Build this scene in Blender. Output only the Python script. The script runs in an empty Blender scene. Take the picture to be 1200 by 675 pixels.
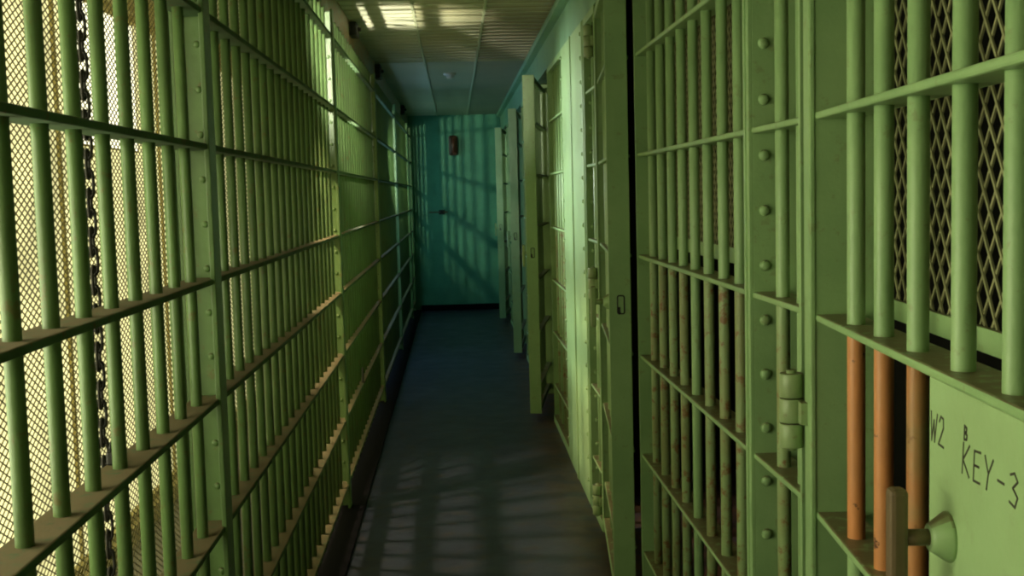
import bpy, bmesh, math, random
from mathutils import Vector, Matrix
random.seed(7)
S = bpy.context.scene
COL = S.collection
PI = math.pi

# ------------------------------------------------------------------ scene settings
S.view_settings.view_transform = 'Standard'
S.view_settings.look = 'None'
S.view_settings.gamma = 1.0
S.view_settings.exposure = 0.0
S.view_settings.use_curve_mapping = False
S.cycles.max_bounces = 6
S.cycles.diffuse_bounces = 4
S.cycles.glossy_bounces = 3
S.cycles.sample_clamp_indirect = 4.0
S.cycles.use_denoising = True
S.cycles.filter_width = 2.1

# ------------------------------------------------------------------ camera (a hand-held camera at eye height, tilted down a little)
F = 1350.0
H = 1.55
d_fwd = Vector(((533 - 600) / F, (228 - 337.5) / F, 1.0)).normalized()        # corridor axis in camera space (x right, y down, z forward)
yv = (F * F - 67 * 450) / 109.5
d_down = Vector((420 / F, yv / F, 1.0))
d_down = (d_down - d_fwd * d_down.dot(d_fwd)).normalized()
d_right = d_down.cross(d_fwd)
R = Matrix(((d_right.x, d_right.y, d_right.z), (d_fwd.x, d_fwd.y, d_fwd.z), (-d_down.x, -d_down.y, -d_down.z)))   # camera space -> world
cx, cy, cz = R @ Vector((1, 0, 0)), R @ Vector((0, -1, 0)), R @ Vector((0, 0, -1))
cam_d = bpy.data.cameras.new('camera')
cam_d.sensor_width = 36.0
cam_d.lens = F / 1200 * 36.0
cam_d.clip_start = 0.02
cam = bpy.data.objects.new('camera', cam_d)
COL.objects.link(cam)
cam.matrix_world = Matrix(((cx.x, cy.x, cz.x, 0), (cx.y, cy.y, cz.y, 0), (cx.z, cy.z, cz.z, H), (0, 0, 0, 1)))
S.camera = cam

# ------------------------------------------------------------------ materials
def new_mat(name):
    m = bpy.data.materials.new(name)
    m.use_nodes = True
    nt = m.node_tree
    return m, nt, nt.nodes['Principled BSDF']

def N(nt, t, **kw):
    n = nt.nodes.new(t)
    for k, v in kw.items():
        if k in n.inputs.keys() if isinstance(k, str) else False:
            n.inputs[k].default_value = v
        else:
            setattr(n, k, v)
    return n

def noise(nt, scale, detail=4.0, rough=0.6, vec=None):
    n = nt.nodes.new('ShaderNodeTexNoise')
    n.inputs['Scale'].default_value = scale
    n.inputs['Detail'].default_value = detail
    n.inputs['Roughness'].default_value = rough
    if vec is not None:
        nt.links.new(vec, n.inputs['Vector'])
    return n.outputs['Fac']

def ramp(nt, fac, lo, hi):
    n = nt.nodes.new('ShaderNodeMapRange')
    n.interpolation_type = 'SMOOTHSTEP'
    n.inputs['From Min'].default_value = lo
    n.inputs['From Max'].default_value = hi
    nt.links.new(fac, n.inputs['Value'])
    return n.outputs['Result']

def mix(nt, fac, a, b):
    n = nt.nodes.new('ShaderNodeMix')
    n.data_type = 'RGBA'
    if isinstance(fac, float):
        n.inputs[0].default_value = fac
    else:
        nt.links.new(fac, n.inputs[0])
    for i, c in ((6, a), (7, b)):
        if isinstance(c, (tuple, list)):
            n.inputs[i].default_value = (*c, 1)
        else:
            nt.links.new(c, n.inputs[i])
    return n.outputs[2]

def mul(nt, a, b):
    n = nt.nodes.new('ShaderNodeMath')
    n.operation = 'MULTIPLY'
    for i, v in ((0, a), (1, b)):
        if isinstance(v, float):
            n.inputs[i].default_value = v
        else:
            nt.links.new(v, n.inputs[i])
    return n.outputs[0]

def position(nt):
    return nt.nodes.new('ShaderNodeNewGeometry').outputs['Position']

def up_mask(nt):
    g = nt.nodes.new('ShaderNodeNewGeometry')
    s = nt.nodes.new('ShaderNodeSeparateXYZ')
    nt.links.new(g.outputs['True Normal'], s.inputs[0])
    return ramp(nt, s.outputs['Z'], 0.55, 0.85)

def paint(name, base, alt, rust=0.0, rough=0.42, dust=True, rustcol=(0.16, 0.055, 0.02), wear=(0.5, 0.62)):
    """old oil paint on steel: mottled, chips of rust, brown dust lying on upward faces"""
    m, nt, b = new_mat(name)
    p = position(nt)
    c = mix(nt, ramp(nt, noise(nt, 5.0, 4, .6, p), .35, .68), base, alt)
    if rust:
        f = mul(nt, ramp(nt, noise(nt, 26.0, 5, .7, p), wear[0] + .08, wear[1] + .06), rust)
        c = mix(nt, f, c, rustcol)
    if dust:
        d = mul(nt, up_mask(nt), ramp(nt, noise(nt, 40.0, 3, .6, p), .2, .5))
        c = mix(nt, mul(nt, d, .88), c, (0.165, 0.115, 0.055))
    nt.links.new(c, b.inputs['Base Color'])
    b.inputs['Roughness'].default_value = rough
    bp = nt.nodes.new('ShaderNodeBump')
    bp.inputs['Strength'].default_value = .18
    bp.inputs['Distance'].default_value = .004
    nt.links.new(noise(nt, 70.0, 4, .6, p), bp.inputs['Height'])
    nt.links.new(bp.outputs[0], b.inputs['Normal'])
    return m

GREEN = (0.30, 0.47, 0.20)
GREEN2 = (0.25, 0.41, 0.17)
M = {}
M['paint'] = paint('green_paint', GREEN, GREEN2, rust=.25)
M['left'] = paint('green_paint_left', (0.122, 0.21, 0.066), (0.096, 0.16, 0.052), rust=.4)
M['left_rail'] = paint('green_paint_grimy_shaded', (0.075, 0.15, 0.065), (0.06, 0.10, 0.04), rust=.5, rough=.85)  # grime and rust, base darkened further for the shaded corridor faces
M['worn'] = paint('green_paint_worn', (0.29, 0.42, 0.18), (0.26, 0.30, 0.12), rust=.85, rustcol=(.22, .085, .03), wear=(.44, .58))
M['primer'] = paint('orange_primer', (0.66, 0.26, 0.085), (0.58, 0.25, 0.09), rust=.95, rustcol=(.07, .025, .015), wear=(.53, .60))
M['primer_green'] = paint('orange_primer_and_green', (0.46, 0.19, 0.06), (0.27, 0.30, 0.12), rust=.6, rustcol=(.2, .09, .03))
M['plate'] = paint('green_plate_paint', (0.36, 0.54, 0.25), (0.33, 0.49, 0.22), rust=.08)
M['teal'] = paint('teal_paint', (0.095, 0.34, 0.22), (0.08, 0.29, 0.195), rust=.12, rough=.5, dust=False)
M['header'] = paint('header_paint', (0.19, 0.37, 0.20), (0.16, 0.32, 0.18), rust=.1, dust=False)
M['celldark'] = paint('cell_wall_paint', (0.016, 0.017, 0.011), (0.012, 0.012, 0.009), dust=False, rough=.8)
M['outer'] = paint('cream_wall_paint', (0.50, 0.42, 0.17), (0.42, 0.33, 0.12), dust=False, rough=.8)
M['rustbeam'] = paint('rusting_beam_paint', (0.20, 0.30, 0.19), (0.30, 0.17, 0.06), rust=.85, rustcol=(.30, .14, .045), wear=(.36, .5), dust=False)  # real rust, its colour brightened for golden light on the near beam
M['handle'] = paint('bare_brown_steel', (0.13, 0.085, 0.045), (0.16, 0.11, 0.05), rust=.5, dust=False, rough=.45)
M['hinge'] = paint('hinge_paint', (0.27, 0.38, 0.17), (0.24, 0.31, 0.14), rust=.35)
M['redbox'] = paint('red_brown_enamel', (0.105, 0.038, 0.022), (0.085, 0.03, 0.018), rust=.4, dust=False, rough=.3)

def plain(name, c, rough=.6, metal=0.0):
    m, nt, b = new_mat(name)
    n = noise(nt, 30.0, 4, .6, position(nt))
    nt.links.new(mix(nt, n, tuple(x * .8 for x in c), tuple(min(1, x * 1.2) for x in c)), b.inputs['Base Color'])
    b.inputs['Roughness'].default_value = rough
    b.inputs['Metallic'].default_value = metal
    return m
M['black'] = plain('black_iron', (.012, .011, .010), .55)
M['chain'] = plain('dark_chain_steel', (.016, .013, .008), .7, .0)
M['marker'] = plain('black_marker', (.035, .035, .02), .7)
M['wire'] = plain('dusty_glare_wire', (.15, .125, .05), .6)  # wire colour lightened for the glare of the windows behind
M['wire_green'] = plain('painted_expanded_metal', (.27, .27, .13), .55)
M['baseboard_and_shade'] = plain('dark_baseboard_and_shade', (.006, .005, .008), .95)  # end baseboard colour, near-black also for the left floor-edge shadow
M['baseboard_and_shade'].node_tree.nodes['Principled BSDF'].inputs['Specular IOR Level'].default_value = .1
M['white'] = plain('pale_enamel', (.6, .6, .55), .5)
M['trim'] = plain('ceiling_trim_paint', (.42, .46, .30), .5)

def ceiling_mat(name, ca, cb):
    m, nt, b = new_mat(name)
    p = position(nt)
    c = mix(nt, ramp(nt, noise(nt, 1.4, 4, .6, p), .35, .65), ca, cb)
    nt.links.new(c, b.inputs['Base Color'])
    b.inputs['Roughness'].default_value = .45
    return m
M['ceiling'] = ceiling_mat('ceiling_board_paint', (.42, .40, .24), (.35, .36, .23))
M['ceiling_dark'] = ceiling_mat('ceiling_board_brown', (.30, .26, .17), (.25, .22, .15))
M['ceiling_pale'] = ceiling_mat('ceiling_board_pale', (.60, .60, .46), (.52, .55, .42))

def floor_mat():
    m, nt, b = new_mat('worn_concrete_floor')
    p = position(nt)
    c = mix(nt, ramp(nt, noise(nt, 2.2, 6, .65, p), .35, .65), (.036, .042, .072), (.020, .024, .046))  # blue sheen of reflected sky light put into the base colour
    c = mix(nt, mul(nt, ramp(nt, noise(nt, 9.0, 5, .7, p), .5, .7), .6), c, (.055, .036, .022))
    # brown dirt gathered along the foot of the cell fronts
    s = nt.nodes.new('ShaderNodeSeparateXYZ')
    nt.links.new(p, s.inputs[0])
    ed = mul(nt, ramp(nt, s.outputs['X'], .36, .62), ramp(nt, noise(nt, 7.0, 5, .7, p), .3, .6))
    c = mix(nt, mul(nt, ed, .8), c, (.10, .052, .026))
    nt.links.new(c, b.inputs['Base Color'])
    r = nt.nodes.new('ShaderNodeMapRange')
    r.inputs['To Min'].default_value = .36
    r.inputs['To Max'].default_value = .6
    nt.links.new(noise(nt, 6.0, 5, .6, p), r.inputs['Value'])
    nt.links.new(r.outputs[0], b.inputs['Roughness'])
    bp = nt.nodes.new('ShaderNodeBump')
    bp.inputs['Strength'].default_value = .25
    bp.inputs['Distance'].default_value = .01
    nt.links.new(noise(nt, 18.0, 6, .65, p), bp.inputs['Height'])
    nt.links.new(bp.outputs[0], b.inputs['Normal'])
    return m
M['floor'] = floor_mat()

def daylight(name, col, strength, patch=.0):
    """frosted daylit glass: gives off the daylight that falls on it from outside"""
    m, nt, b = new_mat(name)
    p = position(nt)
    e = nt.nodes.new('ShaderNodeEmission')
    c = mix(nt, ramp(nt, noise(nt, 1.6, 3, .6, p), .4, .62), col, tuple(x * (1 - patch) for x in col))
    nt.links.new(c, e.inputs['Color'])
    e.inputs['Strength'].default_value = strength
    nt.links.new(e.outputs[0], nt.nodes['Material Output'].inputs['Surface'])
    return m

# ------------------------------------------------------------------ mesh helpers
def BM():
    return bmesh.new()

def box(bm, x0, x1, y0, y1, z0, z1, bev=0.0, mi=0):
    r = bmesh.ops.create_cube(bm, size=1.0)
    vs = r['verts']
    for v in vs:
        v.co = Vector((x0 + (v.co.x + .5) * (x1 - x0), y0 + (v.co.y + .5) * (y1 - y0), z0 + (v.co.z + .5) * (z1 - z0)))
    fs = set(f for v in vs for f in v.link_faces)
    for f in fs:
        f.material_index = mi
    if bev:
        es = list(set(e for v in vs for e in v.link_edges))
        bmesh.ops.bevel(bm, geom=es, offset=bev, segments=2, profile=.5, affect='EDGES', clamp_overlap=True)
    return bm

def lathe(bm, pts, n=16, origin=(0, 0, 0), axis='Z', mats=None, caps=True):
    """pts: (height, radius) rows; mats: material per ring"""
    o = Vector(origin)
    rings = []
    for h, r in pts:
        ring = []
        for k in range(n):
            a = 2 * PI * k / n
            u, v = r * math.cos(a), r * math.sin(a)
            p = {'Z': Vector((u, v, h)), 'Y': Vector((v, h, u)), 'X': Vector((h, u, v))}[axis]
            ring.append(bm.verts.new(o + p))
        rings.append(ring)
    for i in range(len(rings) - 1):
        for k in range(n):
            f = bm.faces.new((rings[i][k], rings[i][(k + 1) % n], rings[i + 1][(k + 1) % n], rings[i + 1][k]))
            f.smooth = True
            if mats:
                f.material_index = mats[i]
    if caps:
        bm.faces.new(list(reversed(rings[0])))
        bm.faces.new(rings[-1])
    return bm

def tube(bm, pts, r, n=8, closed=False):
    pts = [Vector(p) for p in pts]
    m = len(pts)
    rings = []
    prev = None
    for i, p in enumerate(pts):
        a = pts[(i - 1) % m] if (closed or i) else p
        c = pts[(i + 1) % m] if (closed or i < m - 1) else p
        t = (c - a).normalized()
        if prev is None:
            ref = Vector((0, 0, 1)) if abs(t.z) < .9 else Vector((1, 0, 0))
            u = t.cross(ref).normalized()
        else:
            u = (prev - t * prev.dot(t)).normalized()
        prev = u
        w = t.cross(u)
        rings.append([bm.verts.new(p + u * r * math.cos(2 * PI * k / n) + w * r * math.sin(2 * PI * k / n)) for k in range(n)])
    rng = range(m) if closed else range(m - 1)
    for i in rng:
        A, B = rings[i], rings[(i + 1) % m]
        for k in range(n):
            f = bm.faces.new((A[k], A[(k + 1) % n], B[(k + 1) % n], B[k]))
            f.smooth = True
    if not closed:
        bm.faces.new(list(reversed(rings[0])))
        bm.faces.new(rings[-1])
    return bm

def obj(name, bm, mats, parent=None, loc=(0, 0, 0)):
    me = bpy.data.meshes.new(name)
    bmesh.ops.recalc_face_normals(bm, faces=bm.faces[:])
    bm.to_mesh(me)
    bm.free()
    for m in (mats if isinstance(mats, (list, tuple)) else [mats]):
        me.materials.append(m)
    o = bpy.data.objects.new(name, me)
    COL.objects.link(o)
    o.location = loc
    if parent is not None:
        o.parent = parent
    return o

def dup(o, parent=None, loc=None):
    c = o.copy()
    COL.objects.link(c)
    if parent is not None:
        c.parent = parent
    if loc is not None:
        c.location = loc
    return c

def thing(name, label, cat, loc=(0, 0, 0), rz=0.0, group=None):
    o = bpy.data.objects.new(name, None)
    COL.objects.link(o)
    o.empty_display_size = .1
    o.location = loc
    o.rotation_euler = (0, 0, rz)
    o['label'] = label
    o['category'] = cat
    if group:
        o['group'] = group
    return o

def tag(o, label, cat, group=None):
    o['label'] = label
    o['category'] = cat
    if group:
        o['group'] = group
    return o

def struct(name, bm, m, parent=None):
    o = obj(name, bm, m, parent)
    o['kind'] = 'structure'
    return o

def clip_line(y0, y1, z0, z1, c, s):
    """part of the line z = s*y + c that lies in the rectangle"""
    ya, yb = y0, y1
    t = sorted(((z0 - c) / s, (z1 - c) / s))
    ya, yb = max(ya, t[0]), min(yb, t[1])
    return (ya, s * ya + c, yb, s * yb + c) if yb - ya > 1e-4 else None

def diamond_mesh(bm, axis, off, y0, y1, z0, z1, cw, ch, wd, th):
    """expanded metal: two crossing families of straight strands; axis 'X' = sheet in the YZ plane at x=off, 'Y' = sheet in XZ at y=off"""
    for fam in (1, -1):
        s = fam * ch / cw
        cs = [z - s * y for y in (y0, y1) for z in (z0, z1)]
        k = math.floor(min(cs) / ch)
        while k * ch < max(cs):
            L = clip_line(y0, y1, z0, z1, k * ch, s)
            k += 1
            if not L:
                continue
            a, b = Vector((L[0], L[1])), Vector((L[2], L[3]))
            d = (b - a).normalized()
            nrm = Vector((-d.y, d.x)) * wd / 2
            vs = []
            for t in (off - th / 2 + fam * th * .3, off + th / 2 + fam * th * .3):
                for q in (a - nrm, a + nrm, b + nrm, b - nrm):
                    vs.append(bm.verts.new((t, q.x, q.y) if axis == 'X' else (q.x, t, q.y)))
            for f in ((0, 1, 2, 3), (7, 6, 5, 4), (0, 4, 5, 1), (1, 5, 6, 2), (2, 6, 7, 3), (3, 7, 4, 0)):
                bm.faces.new([vs[i] for i in f])
    return bm

def bar_bm(z0, z1, r, cuts=(), mats=None, n=16):
    zs = [z0] + [c for c in cuts if z0 < c < z1] + [z1]
    return lathe(BM(), [(z, r) for z in zs], n, mats=mats)

def rivet_bm(axis, sgn, r=.0085):
    pts = [(0, r), (.35 * r * sgn, r * .93), (.62 * r * sgn, r * .66), (.74 * r * sgn, r * .2)]
    return lathe(BM(), pts, 10, axis=axis)

# ------------------------------------------------------------------ room shell
Y0, Y1 = -2.6, 15.5           # near and far ends of the corridor
ZC = 2.606                    # ceiling
XO = -1.5                     # inner face of the outer wall beyond the left bars
XR = 0.645                    # face of the cell fronts
XB = 2.7                      # back of the cells

struct('floor', box(BM(), XO - .2, XB + .1, Y0, Y1 + .1, -.1, 0), M['floor'])
bm = BM()
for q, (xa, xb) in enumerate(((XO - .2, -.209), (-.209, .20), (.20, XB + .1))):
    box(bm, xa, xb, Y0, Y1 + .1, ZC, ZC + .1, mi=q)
y = 2.0
while y < 9.2:                                   # pressed cross ribs of the near ceiling boards
    for q, (xa, xb) in enumerate(((-.598, -.218), (-.200, .191), (.209, .584))):
        box(bm, xa, xb, y, y + .045, ZC - .0065, ZC + .002, .002, mi=q)
    y += .155
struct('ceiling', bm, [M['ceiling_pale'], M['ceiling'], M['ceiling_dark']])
for i, x in enumerate((-.209, .20)):
    struct('trim_%d' % (i + 1), box(BM(), x - .008, x + .008, Y0, Y1, ZC - .008, ZC, .002), M['trim'])
struct('trim_3', box(BM(), -.60, .60, 9.24, 9.262, ZC - .006, ZC - .0005, .001), M['trim'])
struct('trim_4', box(BM(), .585, .64, Y0, Y1, ZC - .045, ZC - .0005, .006), M['header'])
struct('wall_end', box(BM(), XO - .2, XB + .1, Y1, Y1 + .1, 0, ZC), M['teal'])
struct('wall_near', box(BM(), XO - .2, XB + .1, Y0 - .1, Y0, 0, ZC), M['header'])
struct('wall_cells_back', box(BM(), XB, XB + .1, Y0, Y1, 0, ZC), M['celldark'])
struct('floor_shade_strip_left', box(BM(), -.64, -.49, Y0, Y1, 0, .016, .004), M['baseboard_and_shade'])  # dark strip standing for the shadow along the left floor edge
struct('baseboard_end', box(BM(), -.49, .66, Y1 - .06, Y1, 0, .075, .006), M['baseboard_and_shade'])
# steel header above the cell fronts
struct('wall_right_header', box(BM(), .635, .76, Y0, Y1, 2.368, ZC), M['header'])
for i, y in enumerate((2.50, 6.2, 10.3, 13.4)):
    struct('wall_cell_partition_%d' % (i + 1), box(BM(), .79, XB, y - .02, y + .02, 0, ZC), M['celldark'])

# outer wall with windows
WARM = (1.0, .99, .64)
COOL = (.42, .88, .92)
SKY = (.34, .66, 1.0)
wins = [  # y0, y1, z0, z1, material
    (-2.2, -.3, .8, 2.35, daylight('daylit_glass_warm', WARM, 2.5, .2), 4, 4),
    (.4, 2.2, .8, 2.35, daylight('daylit_glass_warm_near', WARM, 10.0, .2), 4, 4),
    (3.1, 9.3, .08, 2.45, daylight('daylit_glass_dusty', (1.0, .93, .42), 1.5, .4), 4, 1),
    (9.4, 11.4, .8, 2.35, daylight('daylit_glass_sky', SKY, 6.5, .2), 4, 4),
    (12.6, 14.8, .8, 2.35, daylight('daylit_glass_far', COOL, 3.5, .2), 4, 4),
]
bm = BM()
ys = [Y0]
for w in wins:
    box(bm, XO - .15, XO, ys[-1], w[0], 0, ZC)
    box(bm, XO - .15, XO, w[0], w[1], 0, w[2])
    box(bm, XO - .15, XO, w[0], w[1], w[3], ZC)
    ys.append(w[1])
box(bm, XO - .15, XO, ys[-1], Y1, 0, ZC)
struct('wall_left', bm, M['outer'])
for i, (a, b, z0, z1, m, nv, nh) in enumerate(wins):
    fr = BM()
    t = .03
    for (ya, yb, za, zb) in ((a, a + t, z0, z1), (b - t, b, z0, z1), (a, b, z0, z0 + t), (a, b, z1 - t, z1)):
        box(fr, XO - .09, XO - .03, ya, yb, za, zb)
    for k in range(1, nv):
        y = a + (b - a) * k / nv
        box(fr, XO - .075, XO - .045, y - .01, y + .01, z0, z1)
    for k in range(1, nh):
        z = z0 + (z1 - z0) * k / nh
        box(fr, XO - .075, XO - .045, a, b, z - .01, z + .01)
    w = struct('window_%d' % (i + 1), fr, M['outer'])
    p = obj('pane', box(BM(), XO - .066, XO - .058, a + .01, b - .01, z0 + .01, z1 - .01), m, w)
# small clear panes through which the bright sky shows
def clear_pane(y, z0, z1, w, m, n):
    fr = BM()
    for (ya, yb, za, zb) in ((y - w / 2 - .008, y - w / 2, z0 - .008, z1 + .008), (y + w / 2, y + w / 2 + .008, z0 - .008, z1 + .008),
                             (y - w / 2, y + w / 2, z0 - .008, z0), (y - w / 2, y + w / 2, z1, z1 + .008)):
        box(fr, XO - .05, XO - .036, ya, yb, za, zb)
    o = struct('window_%d' % n, fr, M['outer'])
    obj('pane', box(BM(), XO - .049, XO - .040, y - w / 2, y + w / 2, z0, z1), m, o)
clear_pane(5.25, 1.80, 2.40, 1.0, daylight('clear_glass_sky', (1.0, .96, .66), 2.3), 6)

def added_spot(name, loc, at, col, power, cone, rad):
    """added spot lamp inside the left windows, standing in for glancing sunlight"""
    l = bpy.data.lights.new(name, 'SPOT')
    l.energy = power
    l.color = col
    l.spot_size = math.radians(cone)
    l.spot_blend = .8
    l.shadow_soft_size = rad
    o = bpy.data.objects.new(name, l)
    COL.objects.link(o)
    o.location = loc
    o.rotation_euler = (Vector(at) - Vector(loc)).to_track_quat('-Z', 'Y').to_euler()
    return o
added_spot('added_spot_on_ceiling', (-1.45, 6.72, .92), (-.42, 6.92, 2.6), (1.0, .93, .72), 1050, 31, .035)
added_spot('added_spot_on_end_wall', (-1.40, 12.1, 2.25), (.20, 15.5, 1.75), (.85, 1.0, .62), 230, 48, .035)
added_spot('added_spot_on_post', (-1.30, 3.4, 2.25), (-.61, 6.6, 2.25), (1.0, .93, .80), 1900, 26, .06)
added_spot('added_spot_far_post', (-1.25, 9.3, 2.05), (-.60, 11.55, 1.85), (.85, 1.0, .80), 700, 28, .06)
added_spot('added_spot_on_floor', (-1.42, 5.1, 2.3), (.10, 5.5, 0), (1.0, .80, .5), 400, 60, .05)
added_spot('added_spot_on_panel', (-1.42, 7.55, 2.05), (.63, 6.45, 1.45), (.86, 1.0, .86), 560, 58, .10)

# painted steel channel above the left bars
struct('trim_5', box(BM(), -.67, -.60, Y0, Y1, 2.44, ZC, .006), M['rustbeam'])
for (y, z, h) in ((7.1, 2.56, .09), (9.3, 2.54, .12), (13.6, 2.55, .11)):
    where = {7.1: 'nearest of three', 9.3: 'middle of three', 13.6: 'farthest of three'}[y]
    t = thing('beam_clamp', 'black iron clamp on the beam above the left bars, ' + where, 'clamp', (-.585, y, z), 0, 'clamps on the left beam')
    obj('clamp_block', box(BM(), -.02, .03, -.09, .09, -h / 2, h / 2 - .01, .008), M['black'], t)
    obj('bolt', lathe(BM(), [(.03, .014), (.045, .014), (.05, .008)], 6, axis='X'), M['black'], t)

# ------------------------------------------------------------------ left wall of bars, bay by bay
RAIL_L = (.13, .452, .775, 1.08, 1.362, 1.675, 1.985, 2.325)
PL = 2.93
posts = [2.76 + PL * k for k in range(-1, 5)] + [15.44]
names = ['green barred bay of the left wall, beside and behind the viewpoint',
         'nearest green barred bay of the left wall, with the hanging chain',
         'green barred left bay between the first riveted post and the bright second post',
         'green barred left bay just beyond the bright second post',
         'green barred left bay ending at the fourth riveted post',
         'last full green barred bay of the left wall',
         'short green barred bay meeting the teal end wall on the left']
lb_proto = rail_proto = post_proto = riv_proto = None
for k, yp in enumerate(posts):
    span = PL if k < 6 else 15.44 - posts[5]
    t = thing('bar_grille', names[k], 'bar grille', (-.60, yp, 0), 0, 'bays of the left bar wall')
    if lb_proto is None:
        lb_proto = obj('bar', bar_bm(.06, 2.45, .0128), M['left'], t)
        lb_proto.location = (0, -.14, 0)
        post_b = BM()
        box(post_b, -.036, .028, 0, .012, 0, 2.45, .001)
        box(post_b, .027, .039, -.060, .012, 0, 2.45, .002)
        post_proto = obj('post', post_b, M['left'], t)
        first = True
        riv_proto = obj('rivet', rivet_bm('Y', -1), M['left'], post_proto, (.008, 0, .13))
        pp = post_proto
    else:
        pp = dup(post_proto, t)
        first = False
    if k < 6:
        for q in range(22):
            if first and q == 0:
                continue
            if k in (0,) and not first:
                continue
            dup(riv_proto, pp, (.008, 0, .13 + .105 * q))
    nb = int((span - .14 - .06) / .15) + 1
    for j in range(nb):
        if first and j == 0:
            continue
        dup(lb_proto, t, (0, -.14 - .15 * j, 0))
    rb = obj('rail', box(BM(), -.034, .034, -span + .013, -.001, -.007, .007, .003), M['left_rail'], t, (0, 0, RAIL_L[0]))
    for z in RAIL_L[1:]:
        dup(rb, t, (0, 0, z))
    ms = BM()
    diamond_mesh(ms, 'X', -.062, -span + .002, .0, .02, 2.46, .024, .0135, .0016, .0016)
    o = obj('mesh_screen', ms, M['wire'], t)
    for (ya, yb) in ((-span + .014, -span + .034), (-.034, -.014)):
        obj('screen_strip', box(BM(), -.058, -.050, ya, yb, 0, 2.45), M['left'], t)

# chain hanging behind the near bars
ch = BM()
z = 2.44
i = 0
while z > .02:
    L, wq = .052, .0085
    pts = []
    for a in range(12):
        an = 2 * PI * a / 12
        u, v = wq * math.cos(an), (L / 2 - .012) * (1 if math.sin(an) > .01 else -1 if math.sin(an) < -.01 else 0) + .012 * math.sin(an)
        pts.append((u if i % 2 == 0 else 0, u if i % 2 else 0, z - L / 2 + v))
    tube(ch, pts, .003, 6, True)
    z -= L - .0175
    i += 1
c = thing('hanging_chain', 'dark iron chain hanging upright behind the nearest bars on the left', 'chain', (-.649, 2.09, 0))
obj('chain_links', ch, M['chain'], c)
lk = BM()
box(lk, -.008, .008, -.013, .013, -.018, .006, .004)
tube(lk, [(0, -.008, .005), (0, -.008, .014), (0, -.004, .021), (0, .004, .021), (0, .008, .014), (0, .008, .005)], .0026, 8)
tag(obj('padlock', lk, M['black'], None, (-.622, 2.05, 1.1055)), 'small black padlock by the chain, resting on a rail of the nearest left bars', 'padlock')
# small dark peg standing on a low rail
pg = lathe(BM(), [(0, .012), (.004, .012), (.006, .006), (.085, .006), (.09, .003)], 10)
tag(obj('iron_peg', pg, M['black'], None, (-.573, 6.77, .459)), 'small dark iron peg standing on a low rail of the left bars', 'peg')

# ------------------------------------------------------------------ right side: fixed cell fronts and hinged cell doors
RAIL_R = (.257, .612, .965, 1.318, 1.67, 2.015)
TOP = 2.36
UP = M['paint']
# frame: local x runs from the far end towards the viewpoint, local y into the cell
RZ = -PI / 2
rb_worn = bar_bm(.02, TOP, .0140, (.965, 1.318), [1, 1, 0])
rb_clean = bar_bm(.02, TOP, .0140, (.965, 1.318), [0, 0, 0])
B_WORN = obj('bar', rb_worn, [M['paint'], M['worn']])
B_CLEAN = obj('bar', rb_clean, [M['paint'], M['paint']])
RIV_R = obj('rivet', rivet_bm('X', 1, .0125), M['paint'])
RIV_F = obj('rivet', rivet_bm('Y', -1, .010), M['plate'])
LB = (B_WORN, B_CLEAN, RIV_R, RIV_F)

def put(proto, parent, loc):
    """the first use moves the prototype itself, later uses copy it"""
    if not proto.get('used'):
        proto['used'] = True
        proto.parent = parent
        proto.location = loc
        return proto
    c = dup(proto, parent, loc)
    return c

def rails(t, x0, x1, zs, y0=-.030, y1=.042, th=.0065, mat=None):
    b = obj('rail', box(BM(), x0, x1, y0, y1, -th, th, .004), mat or M['paint'], t, (0, 0, zs[0]))
    for z in zs[1:]:
        dup(b, t, (0, 0, z))

def angle_post(t, x, rivets=True, mat=None, lip=.046, depth=.115):
    """angle-iron post: lip along the corridor, web turned into the cell and facing the viewpoint"""
    b = BM()
    box(b, x - lip, x, -.037, -.027, 0, TOP, .002)
    box(b, x - lip * .5, x - lip * .38, -.040, -.036, 0, TOP, .001)
    box(b, x - .010, x, -.028, depth, 0, TOP, .001)
    p = obj('post', b, mat or M['paint'], t)
    if rivets:
        for q in range(19):
            put(RIV_R, p, (x - .001, -.003, .083 + .118 * q))
    return p

def jamb(t, x0, x1, depth=.07):
    b = BM()
    box(b, x0, x0 + .012, -.034, depth, 0, TOP, .001)
    box(b, x0 + .012, x1, depth - .012, depth, 0, TOP, .001)
    return obj('jamb', b, M['paint'], t)

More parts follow.
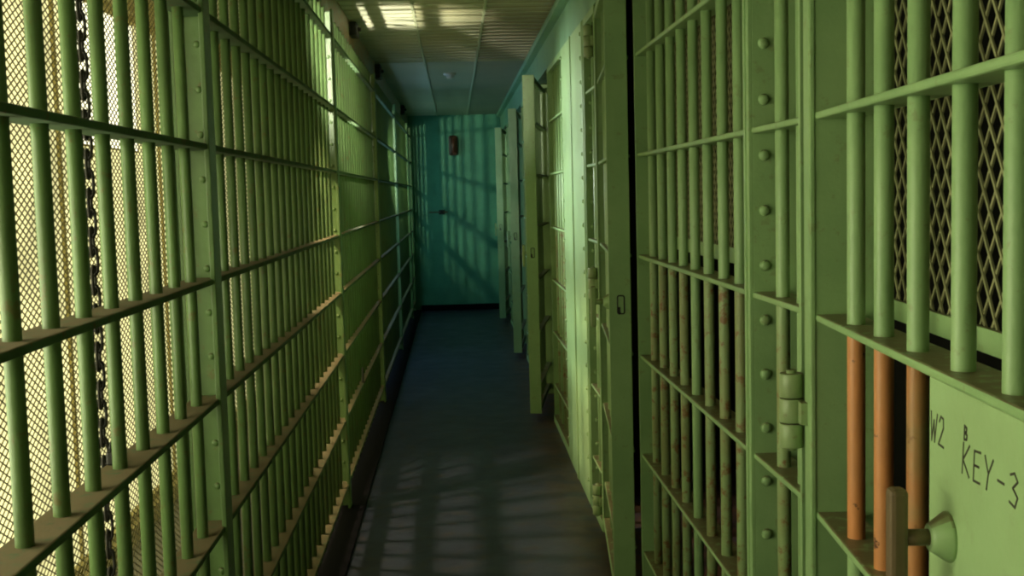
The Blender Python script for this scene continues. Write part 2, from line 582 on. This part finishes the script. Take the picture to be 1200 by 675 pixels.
def front(name, label, y_far, y_near, post_x, bars, mesh_cells=None, jamb_far=True, mesh_from=1.36, solid=None):
    """a fixed cell front reaching from y_far to y_near"""
    L = y_far - y_near
    t = thing('cell_front', label, 'cell front', (XR + .02, y_far, 0), RZ, 'fixed cell fronts on the right')
    if jamb_far:
        jamb(t, 0, .07)
    b = BM()
    box(b, L - .012, L, -.034, .10, 0, TOP, .001)
    box(b, L - .05, L - .012, .088, .10, 0, TOP, .001)
    obj('jamb', b, M['paint'], t)
    spans = []
    xs = 0.0
    if solid:
        a, c = solid
        b = BM()
        box(b, a, c, -.040, -.028, 0, TOP, .003)
        s = obj('solid_panel', b, M['plate'], t)
        bb = BM()
        box(bb, (a + c) / 2 - .02, (a + c) / 2 + .02, -.046, -.040, 0, TOP, .003)
        obj('cover_strip', bb, M['plate'], s)
        for q in range(20):
            put(RIV_F, s, (c - .03, -.0405, .12 + .115 * q))
            put(RIV_F, s, (a + .03, -.0405, .12 + .115 * q))
        rails(t, .012, a, RAIL_R)
        rails(t, c, L - .012, RAIL_R)
    else:
        rails(t, .012, L - .012, RAIL_R)
    for x in post_x:
        angle_post(t, x)
    for i, x in enumerate(bars):
        put(B_WORN if (i * 7 + int(y_far * 3)) % 5 else B_CLEAN, t, (x, 0, 0))
    # top and bottom frame members
    obj('top_rail', box(BM(), .01, L - .01, -.035, .05, TOP - .03, TOP + .004, .003), M['paint'], t)
    obj('bottom_rail', box(BM(), .01, L - .01, -.038, .05, 0, .05, .003), M['paint'], t)
    if mesh_cells:
        for (xa, xb) in mesh_cells:
            mm = BM()
            diamond_mesh(mm, 'Y', .085, xa, xb, mesh_from + .0, TOP, .030, .040, .0034, .003)
            s = obj('mesh_screen', mm, M['wire_green'], t)
            fb = BM()
            box(fb, xa, xb, .072, .080, mesh_from - .012, mesh_from + .03, .001)
            obj('screen_strip', fb, M['paint'], s)
    return t

# world Y of bars -> local x = y_far - Y
def lx(yf, ys):
    return [yf - y for y in ys]

yfA = 4.01
front('A', 'nearest barred cell front on the right, rust-blotched lower bars and a riveted post', yfA, 2.085, [yfA - 2.445],
      lx(yfA, [3.861, 3.69, 3.518, 3.35, 3.182, 3.011, 2.839, 2.673, 2.32, 2.176]), [(.08, yfA - 2.56), (yfA - 2.43, yfA - 2.11)])
yfZ = .98
front('Z', 'barred cell front beside the viewpoint, nearer than the door marked KEY-3', yfZ, -.92, [yfZ + .56], lx(yfZ, [.81, .63, .465, .295, .13, -.04, -.21, -.37, -.73, -.87]), None)
yfB = 7.69
front('B', 'cell front with a wide pale riveted solid panel', yfB, 5.11, [yfB - 5.52],
      lx(yfB, [7.53, 7.362, 7.194, 7.026, 6.858, 6.72, 5.40, 5.23]), None, solid=(yfB - 6.63, yfB - 5.58))
yfC = 10.69
front('C', 'barred cell front between the third and fourth doors from the viewpoint', yfC, 8.78, [yfC - 9.14], lx(yfC, [10.52, 10.35, 10.18, 10.01, 9.84, 9.67, 9.50, 9.33, 8.96]), None)
yfD = 13.74
front('D', 'barred cell front between the fourth door and the farthest door', yfD, 11.79, [yfD - 12.15], lx(yfD, [13.57, 13.40, 13.23, 13.06, 12.89, 12.72, 12.55, 12.38, 11.96]), None)
yfE = 15.5
front('E', 'short barred cell front meeting the teal end wall on the right', yfE, 14.83, [], lx(yfE, [15.35, 15.18, 15.01]), None)

# hinged doors ----------------------------------------------------
RAIL_D = RAIL_R
W = 1.02
DB = [.206, .362, .521, .693, .851]
TOP = 2.325
B_D = obj('bar', bar_bm(.08, TOP - .03, .0145, (.965, 1.318), [0, 0, 0]), [M['paint'], M['primer'], M['primer_green']])
B_D1 = obj('bar', bar_bm(.08, TOP - .03, .0145, (.965, 1.318), [0, 1, 0]), [M['paint'], M['primer'], M['primer_green']])
B_D2 = obj('bar', bar_bm(.08, TOP - .03, .0145, (.965, 1.318), [0, 2, 0]), [M['paint'], M['primer'], M['primer_green']])
HINGES = (1.143, 2.2, .165)

def cell_door(label, hx, hy, ang, orange=False, mesh=False, writing=False):
    t = thing('cell_door', label, 'cell door', (hx, hy, 0), RZ - ang, 'hinged cell doors standing ajar')
    # hinge stile: lip and web
    b = BM()
    box(b, .004, .052, -.040, -.029, .06, TOP, .003)
    box(b, .040, .050, -.030, .085, .06, TOP, .001)
    obj('hinge_stile', b, M['paint'], t)
    # lock stile: hollow box with a wide edge plate
    b = BM()
    box(b, W - .034, W - .008, -.040, .032, .06, TOP, .003)
    s = obj('lock_stile', b, M['paint'], t)
    e = obj('edge_plate', box(BM(), W - .008, W + .004, -.042, .036, .055, TOP + .003, .002), M['paint'], s)
    # keyhole escutcheon on the edge
    k = BM()
    pts = []
    for (cy_, cz_, a0) in ((.006, .026, 0), (-.006, .026, 90), (-.006, -.026, 180), (.006, -.026, 270)):
        for a in (0, 30, 60, 90):
            an = math.radians(a0 + a)
            pts.append((W + .0045, cy_ + .006 * math.cos(an), 1.147 + cz_ + .006 * math.sin(an)))
    tube(k, pts, .0022, 6, True)
    obj('keyhole_rim', k, M['black'], s)
    k = BM()
    box(k, W + .0035, W + .0055, -.010, -.002, 1.117, 1.139, .0008)
    lathe(k, [(W + .0035, .006), (W + .006, .006)], 10, (0, -.006, 1.118), axis='X')
    obj('keyhole', k, M['black'], s)
    obj('top_rail', box(BM(), .0, W - .01, -.036, .03, TOP - .035, TOP, .003), M['paint'], t)
    obj('bottom_rail', box(BM(), .0, W - .01, -.036, .03, .06, .10, .003), M['paint'], t)
    rails(t, .050, W - .034, RAIL_D, -.030, .044)
    for i, x in enumerate(DB):
        p = B_D
        if orange and i < 2:
            p = B_D1
        if orange and i == 2:
            p = B_D2
        put(p, t, (x, 0, 0))
    # solid lock plate between the two middle rails
    lp = obj('lock_plate', box(BM(), .650, W - .034, -.026, -.018, .972, 1.311, .001), M['plate'], t)
    # T handle on a conical boss
    bs = lathe(BM(), [(-.024, .030), (-.030, .030), (-.046, .019), (-.050, .016)], 20, (.722, 0, 1.13), axis='Y')
    h = obj('handle_boss', bs, M['plate'], lp)
    hb = BM()
    lathe(hb, [(-.046, .010), (-.084, .010)], 14, (.722, 0, 1.13), axis='Y')
    box(hb, .709, .735, -.098, -.076, 1.035, 1.190, .006)
    obj('handle', hb, M['handle'] if orange else M['hinge'], lp)
    for z in HINGES:
        hb = BM()
        for a, c in ((-.068, -.024), (-.022, .022), (.024, .068)):
            lathe(hb, [(z + a, .0205), (z + a + .002, .022), (z + c - .002, .022), (z + c, .0205)], 16, (-.014, -.060, 0))
        lathe(hb, [(z - .074, .009), (z + .074, .009)], 10, (-.014, -.060, 0))
        box(hb, -.012, .03, -.052, -.039, z - .02, z + .02, .001)
        obj('hinge', hb, M['hinge'], t)
    if mesh:
        mm = BM()
        diamond_mesh(mm, 'Y', .085, .06, W - .08, 1.345, TOP - .04, .042, .056, .0048, .003)
        ms = obj('mesh_screen', mm, M['wire_green'], t)
        fb = BM()
        box(fb, .06, W - .08, .074, .082, 1.325, 1.358, .001)
        obj('screen_strip', fb, M['paint'], ms)
    if writing:
        strokes_to(lp)
    return t

GL = {  # hand-drawn letters in a unit box
    'W': [[(0, 1), (.18, 0), (.45, .75), (.62, 0), (.9, 1)]],
    '2': [[(.05, .8), (.25, 1), (.6, .95), (.65, .65), (.3, .3), (.0, .02), (.75, .0)]],
    'B': [[(.1, 0), (.1, 1), (.6, .9), (.55, .6), (.1, .52), (.7, .4), (.65, .08), (.1, 0)]],
    'K': [[(.1, 1), (.05, 0)], [(.75, 1), (.1, .45), (.8, 0)]],
    'E': [[(.75, 1), (.1, .95), (.08, 0), (.75, .03)], [(.1, .5), (.6, .52)]],
    'Y': [[(.0, 1), (.38, .5)], [(.8, 1), (.38, .5), (.25, 0)]],
    '-': [[(.1, .5), (.7, .5)]],
    '3': [[(.05, .9), (.4, 1), (.7, .8), (.3, .55), (.75, .35), (.55, .03), (.05, .1)]],
}

def ribbon(bm, pts, w, y):
    for (a, b) in zip(pts, pts[1:]):
        a, b = Vector(a), Vector(b)
        d = (b - a).normalized()
        n = Vector((-d.y, d.x)) * w / 2
        a2, b2 = a - d * w * .3, b + d * w * .3
        vs = [bm.verts.new((q.x, yy, q.y)) for yy in (y, y - .0004) for q in (a2 - n, a2 + n, b2 + n, b2 - n)]
        for f in ((0, 1, 2, 3), (7, 6, 5, 4), (0, 4, 5, 1), (1, 5, 6, 2), (2, 6, 7, 3), (3, 7, 4, 0)):
            bm.faces.new([vs[i] for i in f])

def strokes_to(lp):
    b = BM()
    def word(txt, x, z, cw, hgt, w, tilt=0.0):
        for c in txt:
            for st in GL[c]:
                ribbon(b, [(x + u * cw * .85 + v * hgt * .08, z + v * hgt + tilt * u * cw) for u, v in st], w, -.0261)
            x += cw
            z += tilt * cw
    word('W2', .655, 1.233, .029, .036, .0028)
    word('B', .770, 1.258, .016, .016, .003)
    word('KEY-3', .764, 1.218, .034, .036, .0028, .0)
    obj('marker_writing', b, M['marker'], lp)

doors = [
    ('nearest cell door on the right, bare orange bars and lock plate marked KEY-3', .660, 2.03, .0835, True, True, True),
    ('second green cell door from the viewpoint, ajar, large keyhole in its broad edge', .660, 5.05, .0835, False, False, False),
    ('third cell door from the viewpoint, olive edge beyond the pale riveted panel', .660, 8.72, .147, False, False, False),
    ('fourth cell door from the viewpoint, teal-green edge in the far corridor', .660, 11.73, .105, False, False, False),
    ('farthest cell door, standing ajar before the teal end wall', .660, 14.77, .12, False, False, False),
]
for d in doors:
    cell_door(*d)

# ------------------------------------------------------------------ end wall fittings
t = thing('wall_box', 'small red-brown upright box fixed high on the teal end wall', 'wall box', (-.005, Y1, 2.2))
obj('body', box(BM(), -.057, .057, -.075, 0, -.13, .13, .022), M['redbox'], t)
b = BM()
lathe(b, [(-.095, .075), (-.095, .075)], 12)
b.free()
b = lathe(BM(), [(-.10, .030), (-.095, .036), (.095, .036), (.10, .030)], 16, (0, -.078, 0))
obj('cover', b, M['redbox'], t)
b = lathe(BM(), [(.10, .012), (.135, .010)], 10, (0, -.05, 0))
obj('conduit_stub', b, M['redbox'], t)
t = thing('slide_bolt', 'dark iron slide bolt across the teal end wall below the red-brown box', 'bolt', (-.18, Y1, 1.32))
obj('bolt_rod', tube(BM(), [(-.17, -.012, 0), (.08, -.012, 0)], .008, 8), M['handle'], t)
obj('bolt_plate', box(BM(), -.04, .04, -.014, .002, -.03, .03, .003), M['black'], t)
obj('bolt_knob', lathe(BM(), [(-.012, .012), (-.05, .02), (-.06, .015)], 12, (0, 0, 0), axis='Y'), M['black'], t)
t = thing('ceiling_fixture', 'small pale round fixture on the middle strip of the far ceiling', 'ceiling fixture', (-.015, 10.2, ZC))
obj('base', lathe(BM(), [(0, .055), (-.012, .055), (-.02, .045)], 20), M['white'], t)
obj('cap', lathe(BM(), [(-.019, .03), (-.04, .026), (-.045, .015)], 16), M['white'], t)

# ------------------------------------------------------------------ world: almost no light of its own
w = bpy.data.worlds.new('world')
S.world = w
w.use_nodes = True
w.node_tree.nodes['Background'].inputs[0].default_value = (.5, .6, .7, 1)
w.node_tree.nodes['Background'].inputs[1].default_value = .05
for o in LB + (B_D, B_D1, B_D2):
    if 'used' in o:
        del o['used']
for o in bpy.data.objects:
    if 'used' in o:
        del o['used']
